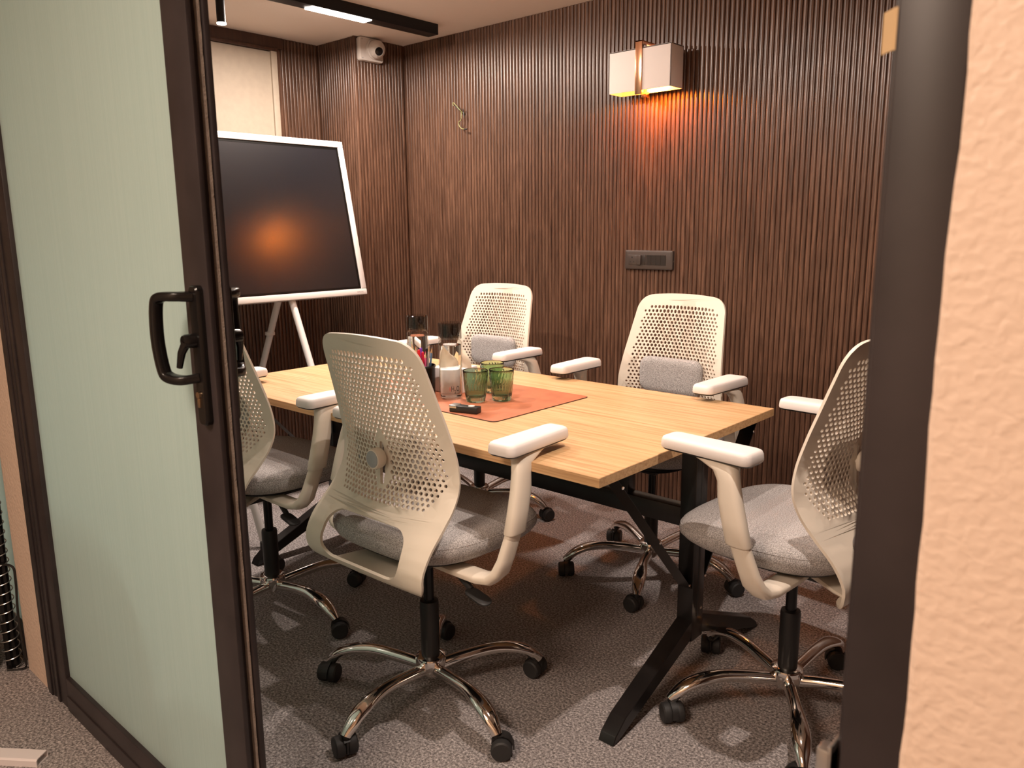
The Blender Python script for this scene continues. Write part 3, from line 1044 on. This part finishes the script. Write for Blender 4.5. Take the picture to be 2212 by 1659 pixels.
def make_chair(name, label):
    t = thing(name, label, 'chair')
    # seat
    seat = obj('seat', cushion(0.255, -0.205, 0.262, 0.492, 0.566), 'fabric', t, sharp=60)
    b = bmesh.new()
    pts_ = []
    for p in ell((0, 0.0285, 0), (0.2515, 0, 0), (0, 0.2300, 0), 64, 3.4):
        fr_ = max(0.0, (p.y - 0.11) / 0.152)
        tp = 1.0 - 0.06 * max(0.0, -(p.y - 0.0285) / 0.2335)
        pts_.append(Vector((p.x * tp, p.y, 0.545 - 0.016 * fr_ ** 2)))
    pts_.append(pts_[0])
    tube(b, pts_, 0.0014, 5)
    obj('seat_seam', b, 'fabric', seat)
    obj('seat_pan', xf(cushion(0.21, -0.17, 0.21, 0.478, 0.494), Matrix.Identity(4)), 'blackp', t)
    # mechanism, lever
    obj('seat_mechanism', B(-0.075, 0.075, -0.12, 0.10, 0.425, 0.482, 0.012), 'blackp', t)
    b = bmesh.new()
    tube(b, smooth_path([(0.05, -0.05, 0.455), (0.16, -0.06, 0.452), (0.20, -0.07, 0.445), (0.245, -0.082, 0.430)], 4), 0.0085, 10)
    lv = obj('height_lever', b, 'blackp', t)
    b = bmesh.new()
    rings(b, [[Vector((0.275 + px, -0.09 + py, 0.424 - 0.25 * px + dz)) for px, py in rrect(0.036 * k, 0.020 * k, 0.018 * k)] for dz, k in ((-0.004, 0.9), (-0.001, 1.0), (0.002, 1.0), (0.004, 0.9))])
    obj('lever_paddle', b, 'blackp', lv)
    # gas lift
    b = lathe(bmesh.new(), [(0.0245, 0.105), (0.0255, 0.12), (0.0265, 0.288), (0.025, 0.296), (0.016, 0.298)], 28)
    obj('gas_lift_cover', b, 'blackm', t)
    obj('gas_lift', lathe(bmesh.new(), [(0.0145, 0.28), (0.0145, 0.44)], 20), 'black', t)
    # backrest
    bk = link('backrest', SHELL, t)
    kz = 0.740
    ky = prof_at(s_of_z(kz))[0]
    Rk = Matrix.Translation((0, ky, kz)) @ Matrix.Rotation(PI / 2, 4, 'X')
    b = xf(lathe(bmesh.new(), [(0.011, -0.004), (0.011, 0.012), (0.0245, 0.014), (0.0265, 0.018), (0.0265, 0.036), (0.0245, 0.040), (0.0215, 0.0405)], 32), Rk)
    obj('adjuster_knob', b, 'shell', bk)
    obj('knob_cap', xf(lathe(bmesh.new(), [(0.0215, 0.038), (0.0215, 0.0412), (0.019, 0.0425), (0.006, 0.043)], 32), Rk), 'greycap', bk)
    b = bmesh.new()
    rings(b, [ell((0, y, z), (wx, 0, 0), (0, 0, hz_), 20, 3.5) for y, z, wx, hz_ in ((-0.200, 0.4475, 0.150, 0.006), (-0.165, 0.448, 0.135, 0.009), (-0.11, 0.452, 0.105, 0.012), (-0.05, 0.456, 0.075, 0.014))])
    obj('back_yoke', b, 'shell', bk)
    # lumbar pad in front of the shell
    b = bmesh.new()
    rs = []
    for d, k in ((0.0, 0.92), (0.006, 0.985), (0.016, 1.0), (0.025, 0.97), (0.031, 0.88), (0.034, 0.65), (0.035, 0.3)):
        ring = []
        for px, pz in rrect(0.132, 0.072, 0.036, 6):
            px, pz = px * k, pz * k
            ring.append(Vector((px, ky + 0.004 + d + 0.55 * px * px, 0.754 + pz * (1 - 0.4 * abs(px) / 0.132 * 0.2))))
        rs.append(ring)
    rings(b, rs)
    obj('lumbar_pad', b, 'fabric', t, sharp=60)
    # arms
    for s in (-1, 1):
        b = bmesh.new()
        rs = []
        for (x, y, z, nx, nz, ru, rv) in ((0.10, -0.075, 0.470, 0, 1, 0.030, 0.010), (0.20, -0.074, 0.468, 0, 1, 0.030, 0.011), (0.27, -0.072, 0.467, -0.15, 1, 0.029, 0.0125), (0.303, -0.068, 0.473, -0.5, 0.86, 0.0285, 0.0145), (0.322, -0.061, 0.493, -0.9, 0.42, 0.028, 0.0145), (0.331, -0.051, 0.525, -1, 0.1, 0.0262, 0.0132), (0.338, -0.028, 0.590, -1, 0.1, 0.0250, 0.0125), (0.340, -0.015, 0.63, -1, 0.1, 0.0250, 0.0125)):
            nrm = Vector((s * nx, 0, nz)).normalized()
            rs.append(ell((s * x, y, z), Vector((0, 1, 0)) * ru, nrm * rv, 18, 2.8))
        rings(b, rs)
        post = obj('armrest_post', b, 'armp', t)
        b = bmesh.new()
        rs = []
        for (x, y, z, ru, rv) in ((0.3385, -0.0275, 0.586, 0.0295, 0.0168), (0.3388, -0.0262, 0.589, 0.0310, 0.0180), (0.338, -0.012, 0.64, 0.0308, 0.0178), (0.335, 0.002, 0.69, 0.0300, 0.0176), (0.330, 0.010, 0.728, 0.0270, 0.0178), (0.325, 0.021, 0.751, 0.0320, 0.0195), (0.317, 0.044, 0.765, 0.050, 0.0230), (0.309, 0.058, 0.7725, 0.065, 0.027)):
            rs.append(ell((s * x, y, z), Vector((0, 1, 0)) * ru, Vector((1, 0, 0)) * rv, 20, 2.8))
        rings(b, rs)
        obj('armrest_sleeve', b, 'armp', post)

        def padring(z, k, dk):
            ring = []
            for px, py in rrect(0.0430, 0.126, 0.020, 6):
                yy = py
                f = (yy + 0.126) / 0.252
                wx = px * (1.0 - 0.16 * f * f) * (1 - dk / 0.043)
                bend = -0.008 * f * f          # toes in towards the front
                ring.append(Vector((s * (0.305 + wx + bend), 0.080 + yy * (1 - dk / 0.126), z)))
            return ring
        b = bmesh.new()
        rings(b, [padring(0.7755, 0, 0.0012), padring(0.780, 0, 0.0), padring(0.794, 0, 0.0012), padring(0.8005, 0, 0.0040), padring(0.8032, 0, 0.009), padring(0.8042, 0, 0.020)])
        pd = obj('armrest_pad', b, 'pad', t, sharp=50)
        b = bmesh.new()
        rings(b, [padring(0.7705, 0, 0.006), padring(0.7750, 0, 0.0020), padring(0.7757, 0, 0.0020)])
        obj('pad_base', b, 'blackp', pd)
    return t


def add_base(t, off):
    """five-star chrome base; off = world direction of one arm relative to the chair"""
    b = lathe(bmesh.new(), [(0.020, 0.072), (0.026, 0.074), (0.036, 0.088), (0.042, 0.104), (0.0435, 0.124), (0.041, 0.131), (0.034, 0.134), (0.028, 0.135)], 32)
    obj('base_hub', b, 'chrome', t) if 'hub' not in BASE else link('base_hub', BASE['hub'], t)
    for k in range(5):
        a = off + k * 2 * PI / 5
        link('base_arm', BASE['arm'], t, None, (0, 0, a))
        cp = link('caster', BASE['hood'], t, (0.322 * math.cos(a), 0.322 * math.sin(a), 0), (0, 0, a + CAST[k % 5]))
        for q in (-1, 1):
            link('wheel', BASE['wheel'], cp, (0.012, q * 0.0155, 0.0275), (PI / 2 * q, 0, 0))


BASE = {}
CAST = [0.9, 2.2, -0.7, 1.6, -2.0]
b = bmesh.new()
pth = smooth_path([(0.030, 0, 0.098), (0.09, 0, 0.108), (0.17, 0, 0.1165), (0.235, 0, 0.112), (0.280, 0, 0.096), (0.308, 0, 0.074), (0.322, 0, 0.058)], 5)
fl_ = []
for i, p in enumerate(pth):
    r = p.x
    wd = 0.0165 + 0.0075 * math.exp(-((r - 0.262) / 0.05) ** 2)
    th = 0.0165 - 0.002 * math.exp(-((r - 0.27) / 0.05) ** 2)
    if r > 0.30:
        wd *= 1 - 0.25 * (r - 0.30) / 0.022
    fl_.append((wd, th))
tube(b, pth, None, 16, flat=fl_)
BASE['arm'] = fin(b, M['chrome'], 50)
b = lathe(bmesh.new(), [(0.006, -0.014), (0.023, -0.0135), (0.0268, -0.010), (0.0275, 0.0), (0.0275, 0.006), (0.0255, 0.0105), (0.012, 0.0115)], 24)
BASE['wheel'] = fin(b, M['rubber'], 30)
b = bmesh.new()
tube(b, [(0, 0, 0.035), (0, 0, 0.066)], 0.0085, 10)
box(b, -0.014, 0.030, -0.0035, 0.0035, 0.014, 0.048, 0.002)
rs = []
for a in [math.radians(x) for x in (-10, 20, 50, 80, 110, 140)]:
    y_ = 0.012 + 0.0295 * math.cos(a)
    z_ = 0.0275 + 0.0295 * math.sin(a)
    d_ = Vector((math.cos(a), 0, math.sin(a)))
    c0 = Vector((y_, 0, z_))
    rs.append([c0 + Vector((0, -0.008, 0)), c0 + Vector((0, 0.008, 0)), c0 + Vector((0, 0.008, 0)) + d_ * 0.003, c0 + Vector((0, -0.008, 0)) + d_ * 0.003])
rings(b, rs)
BASE['hood'] = fin(b, M['blackp'], 30)
SHELL = make_shell()


def copy_tree(o, parent=None):
    c = o.copy()
    COL.objects.link(c)
    if parent:
        c.parent = parent
    for ch in list(o.children):
        copy_tree(ch, c)
    return c


GC = 'office chairs around the meeting table'
CH = [
    (-1.540, 1.362, 1.0, -12, 'cream perforated office chair with grey seat, on door side facing the green tumblers'),
    (-2.352, 1.361, 1.0, 5, 'cream perforated office chair partly hidden behind the frosted sliding door'),
    (-2.486, 2.534, 182.0, 20, 'cream perforated office chair by fluted wall, behind bottles and tissue box'),
    (-1.516, 2.469, 180.0, 6, 'cream perforated office chair below the bronze switch plate'),
    (-0.762, 1.955, 86.0, 12, 'cream perforated office chair at short table end, beside the dark door jamb'),
]
proto = make_chair('office_chair', CH[0][4])
proto['group'] = GC
chairs = [proto] + [copy_tree(proto) for _ in CH[1:]]
for t, (x, y, a, bo, lb) in zip(chairs, CH):
    t.name = 'office_chair'
    t.location = (x, y, 0)
    t.rotation_euler = (0, 0, math.radians(a))
    t['label'] = lb
    add_base(t, math.radians(bo - a))
    if 'hub' not in BASE:
        BASE['hub'] = [c for c in t.children if c.name.startswith('base_hub')][0].data

# ================================================================== THINGS ON THE TABLE
ZM = TZ + 0.003
mat_ = thing('desk_mat', 'tan leather desk mat lying on the oak table', 'desk mat', (-1.93, 1.862, TZ))
b = bmesh.new()
out = rrect(0.395, 0.232, 0.02, 6)
rings(b, [[Vector((x, y, z)) for x, y in out] for z in (0.0, 0.0028)])
obj('leather_sheet', b, 'leather', mat_)
b = bmesh.new()
pts_ = [Vector((x * 1.0008, y * 1.001, 0.0014)) for x, y in out]
tube(b, pts_ + [pts_[0]], 0.0012, 5)
obj('stitched_edge', b, 'leatheredge', mat_)


def bottle(loc, label, rz, printed):
    t = thing('water_bottle', label, 'bottle', (loc[0], loc[1], ZM), rz, 'water bottles on the desk mat')
    R = 0.0385
    b = bmesh.new()
    lathe(b, [(0.010, 0.004), (R - 0.006, 0.001), (R - 0.001, 0.004), (R, 0.010), (R, 0.186), (R - 0.002, 0.192), (R - 0.008, 0.196), (R - 0.010, 0.198), (R - 0.010, 0.214)], 48, cap1=False)
    body = obj('glass_body', b, 'bottle', t)
    lathe_ = lathe(bmesh.new(), [(R - 0.006, 0.006), (R - 0.003, 0.010), (R - 0.003, 0.180), (0.01, 0.1801)], 48)
    obj('water', lathe_, 'water', t)
    cap = obj('cap', lathe(bmesh.new(), [(R - 0.001, 0.199), (R - 0.0005, 0.202), (R - 0.0005, 0.250), (R - 0.003, 0.253), (0.006, 0.2535)], 40, cap0=False), 'smoke', t)
    b = bmesh.new()
    for zz in (0.206, 0.214, 0.222, 0.230):
        lathe(b, [(R - 0.010, zz), (R - 0.0075, zz + 0.002), (R - 0.0075, zz + 0.004), (R - 0.010, zz + 0.006)], 32, cap0=False, cap1=False)
    lathe(b, [(R - 0.010, 0.203), (R - 0.010, 0.246), (0.008, 0.247)], 32, cap0=False)
    obj('cap_thread', b, 'smoke', cap)
    if printed:
        def wrap(me, x0, z0, mt):
            for v in me.vertices:
                a = (v.co.x + x0) / R
                v.co = Vector((-(R + 0.0005) * math.sin(-a), -(R + 0.0005) * math.cos(a), v.co.y + z0))
            me.materials.clear()
            me.materials.append(M[mt])
            return me
        for s, sz, x0, z0, nm in (('H', 0.026, 0.000, 0.030, 'letter'), ('2', 0.017, 0.0105, 0.024, 'letter'), ('O', 0.026, 0.0175, 0.030, 'letter')):
            me = text_mesh(s, sz)
            me.transform(Matrix.Diagonal((0.55 if s != '2' else 0.7, 1.0, 1.0, 1.0)))
            link(nm, wrap(me, x0, z0, 'ink'), body)
        me = text_mesh('cello', 0.0075)
        me.transform(Matrix.Rotation(PI / 2, 4, 'Z'))
        link('red_print', wrap(me, -0.0015, 0.031, 'redink'), body)
    return t


v1 = Vector((-1.868, 1.778))
ang = math.atan2(v1.y, v1.x)   # direction camera -> bottle
bottle(v1, 'clear water bottle printed H2O with smoky cap beside the tumblers', ang - PI / 2, True)
bottle((-2.128, 1.866), 'clear water bottle without visible print, standing behind the pen cup', 0.3, False)


def tumbler(loc, label, rz):
    b = bmesh.new()
    H, n_ = 0.102, 96

    def rad(z):
        f = z / H
        return 0.0295 + 0.0115 * (f ** 0.75)

    def mod(r, z, a):
        f = z / H
        if f < 0.10:
            k = 0.0008 * abs(math.cos(9 * a))
        elif f < 0.56:
            k = 0.0018 * abs(math.cos(12 * a)) - 0.0006
        elif f < 0.92:
            k = 0.0015 * math.cos(24 * a + 60 * (f - 0.56)) * (1 if math.sin(3 * a) > -0.2 else 0.2) + 0.0006 * math.cos(24 * a - 120 * f)
        else:
            k = 0
        return r + k
    zs = [0.0, 0.004, 0.010, 0.02, 0.035, 0.05, 0.056, 0.060, 0.066, 0.072, 0.078, 0.084, 0.090, 0.094, 0.099, H]
    lathe(b, [(0.010, 0.002)] + [(rad(z), z) for z in zs] + [(rad(H) - 0.0012, H + 0.001), (rad(H) - 0.0028, H - 0.001)] + [(rad(z) - 0.0032, z) for z in (0.09, 0.06, 0.03, 0.016)] + [(0.006, 0.013)], n_, mod=lambda r, z, a: mod(r, z, a) if abs(r - rad(z)) < 1e-6 else r)
    o = obj('glass_tumbler', b, 'green', None, (loc[0], loc[1], ZM), (0, 0, rz), sharp=80)
    return tag(o, label, 'glass', 'green glass tumblers on the desk mat')


tumbler((-1.776, 1.800), 'green pressed glass tumbler next to the printed water bottle', 0.2)
tumbler((-1.722, 1.866), 'green pressed glass tumbler farthest from the water bottles', 0.9)
tumbler((-1.838, 1.945), 'green pressed glass tumbler behind the other two tumblers', 1.7)

# small remote on the mat
rm = thing('pocket_remote', 'small black remote with chrome end and white button on leather mat', 'remote', (-1.688, 1.664, ZM), math.radians(16))
obj('body', B(-0.048, 0.048, -0.016, 0.016, 0, 0.0205, 0.003), 'blackp', rm)
obj('metal_end', B(-0.0485, -0.022, -0.0165, 0.0165, 0.012, 0.0225, 0.002), 'graym', rm)
obj('button', lathe(bmesh.new(), [(0.0105, 0.020), (0.0105, 0.0220), (0.008, 0.0228), (0.002, 0.023)], 20, 0.022, 0), 'white', rm)

# tissue box
tx = thing('tissue_box', 'white tissue box with a tissue pulled up, behind printed bottle', 'tissue box', (-1.965, 1.885, ZM), math.radians(8))
obj('carton', B(-0.062, 0.062, -0.055, 0.055, 0, 0.083, 0.002), 'box', tx)
b = bmesh.new()
gx, gy = 22, 12
vv = []
for j in range(gy + 1):
    row = []
    f = j / gy
    for i in range(gx + 1):
        a = i / gx - 0.5
        wdt = 0.075 + 0.07 * f - 0.08 * f * f
        x = a * 2 * wdt * (1 - 0.35 * f)
        y = 0.016 * math.sin(a * 9 + f * 2) * f + 0.012 * math.sin(a * 17) * f * f
        z = 0.080 + 0.078 * f * (1 - 1.1 * (a - 0.18) ** 2 * 2.2) + 0.006 * math.sin(a * 13) * f
        row.append(b.verts.new((x, y, z)))
    vv.append(row)
for j in range(gy):
    for i in range(gx):
        b.faces.new((vv[j][i], vv[j][i + 1], vv[j + 1][i + 1], vv[j + 1][i]))
bmesh.ops.solidify(b, geom=b.faces[:], thickness=0.0008)
obj('tissue', b, 'paper', tx, sharp=70)

# pen cup and pencils
PC = Vector((-1.990, 1.765))
pc = thing('pen_cup', 'black pen cup holding coloured pencils beside the printed bottle', 'pen cup', (PC.x, PC.y, ZM))
b = lathe(bmesh.new(), [(0.005, 0.0), (0.037, 0.0), (0.040, 0.003), (0.042, 0.098), (0.0425, 0.100), (0.0405, 0.100), (0.0385, 0.005), (0.005, 0.004)], 40)
obj('cup', b, 'black', pc)
obj('rim', lathe(bmesh.new(), [(0.042, 0.094), (0.0435, 0.095), (0.0435, 0.1005), (0.0425, 0.102), (0.0408, 0.1015), (0.0408, 0.096)], 40, cap0=False, cap1=False), 'blackm', pc)
PEN = [('lime', (0.35, 0.62, 0.04), 0.178, 'pencil'), ('orange', (0.90, 0.30, 0.03), 0.160, 'pencil'), ('red', (0.72, 0.01, 0.02), 0.150, 'felt pen'), ('crimson', (0.60, 0.01, 0.05), 0.142, 'felt pen'), ('pink', (0.80, 0.12, 0.28), 0.145, 'pencil'), ('white', (0.72, 0.70, 0.72), 0.166, 'pencil'), ('light blue', (0.20, 0.40, 0.72), 0.160, 'pencil'), ('purple', (0.20, 0.05, 0.45), 0.152, 'felt pen'), ('black', (0.01, 0.01, 0.01), 0.150, 'felt pen')]
fwd2 = Vector((PC.x, PC.y)).normalized()
side = Vector((fwd2.y, -fwd2.x))     # to the right seen from the door
offs = [-0.026, -0.018, -0.010, 0.001, 0.009, 0.018, 0.026, -0.004, 0.012]
deps = [-0.006, 0.006, -0.012, -0.008, -0.012, -0.010, -0.004, 0.016, 0.016]
woodtip = pbr('pencil_wood', (0.62, 0.40, 0.22), 0.7)
for i, (cn, colr, ln, kd) in enumerate(PEN):
    mname = 'pen_' + cn.replace(' ', '_')
    M[mname] = pbr(mname, colr, 0.35)
    M['tipw'] = woodtip
    base = PC + side * offs[i] * 0.55 + fwd2 * deps[i]
    tilt = -offs[i] * 4.5
    nm = 'pencil' if kd == 'pencil' else 'felt_pen'
    t = thing(nm, '%s %s standing in the black pen cup' % (cn, kd), kd, (base.x, base.y, ZM + 0.0045), 0, 'pencils and pens in the pen cup')
    ax = (side * math.sin(-tilt)).to_3d()
    ax.z = math.cos(tilt)
    q = Vector((0, 0, 1)).rotation_difference(ax.normalized())
    t.rotation_mode = 'QUATERNION'
    t.rotation_quaternion = q
    if kd == 'pencil':
        obj('shaft', lathe(bmesh.new(), [(0.0036, 0), (0.0036, ln - 0.022)], 6), mname, t, smooth=False)
        obj('wood_tip', lathe(bmesh.new(), [(0.0036, ln - 0.022), (0.0011, ln - 0.005)], 12), 'tipw', t)
        obj('lead', lathe(bmesh.new(), [(0.0011, ln - 0.005), (0.0003, ln)], 8), mname, t)
    else:
        obj('barrel', lathe(bmesh.new(), [(0.0045, 0), (0.0045, ln - 0.045)], 14), mname, t)
        obj('pen_cap', lathe(bmesh.new(), [(0.0050, ln - 0.046), (0.0050, ln - 0.006), (0.004, ln), (0.001, ln + 0.001)], 14), mname, t)

# ================================================================== CORRIDOR BITS, LEFT EDGE
b = bmesh.new()
L_ = 0.62
u0, u1 = 0.0, 0.042
prf = [(0.0, 0.0), (0.044, 0.0), (0.044, 0.016), (0.040, 0.020), (0.004, 0.020), (0.0, 0.016)]
inn = [(0.003, 0.002), (0.041, 0.002), (0.041, 0.015), (0.038, 0.0175), (0.006, 0.0175), (0.003, 0.015)]
rings(b, [[Vector((-L_, y, z)) for y, z in prf], [Vector((0, y, z)) for y, z in prf], [Vector((0, y, z)) for y, z in inn], [Vector((-0.05, y, z)) for y, z in inn]])
dct = Vector((-2.100, 0.515))
dv = Vector((0.088, 0.066)).normalized()
o = obj('cable_trunking', b, 'pvc', None, (dct.x + 0.045, dct.y - 0.005, 0), (0, 0, math.atan2(dv.y, dv.x)))
tag(o, 'short length of white plastic cable trunking lying on the carpet', 'trunking')

cb = thing('cable_bundle', 'black cable bundle in clear spiral wrap standing by the pier', 'cable', (-2.630, 0.629, 0))
for k in range(4):
    a = k * PI / 2 + 0.4
    b = bmesh.new()
    tube(b, smooth_path([(0.011 * math.cos(a), 0.011 * math.sin(a), 0.0), (0.011 * math.cos(a + 0.5), 0.011 * math.sin(a + 0.5), 0.35), (0.011 * math.cos(a + 1), 0.011 * math.sin(a + 1), 0.70), (0.011 * math.cos(a + 1) - 0.06, 0.011 * math.sin(a + 1) - 0.03, 1.0)], 6), 0.010, 8)
    obj('cable', b, 'black', cb)
b = bmesh.new()
pts_ = []
for i in range(24 * 22):
    a = 2 * PI * i / 24
    z = 0.006 + 0.030 * i / 24
    pts_.append((0.024 * math.cos(a), 0.024 * math.sin(a), z))
tube(b, pts_, 0.0018, 5)
obj('spiral_wrap', b, 'graym', cb)
b = bmesh.new()
tube(b, smooth_path([(-0.10, -0.04, 0.305), (-0.02, -0.02, 0.33), (0.045, 0.02, 0.335), (0.052, 0.025, 0.29), (0.050, 0.02, 0.18), (0.058, 0.02, 0.06), (0.05, 0.02, 0.006), (0.02, -0.02, 0.005)], 6), 0.0035, 8)
tag(obj('thin_cable', b, 'blackm', None, (-2.630, 0.626, 0)), 'thin black cable looping down beside the wrapped cable bundle', 'cable')
dl = thing('low_pedestal', 'white metal box on black feet beside the wrapped cable bundle', 'pedestal', (-2.654, 0.560, 0))
obj('box_body', B(-0.14, 0.025, -0.025, 0.025, 0.012, 0.145, 0.004), 'white', dl)
obj('black_foot', B(-0.145, 0.03, -0.028, 0.028, 0.0, 0.014, 0.004), 'blackp', dl)
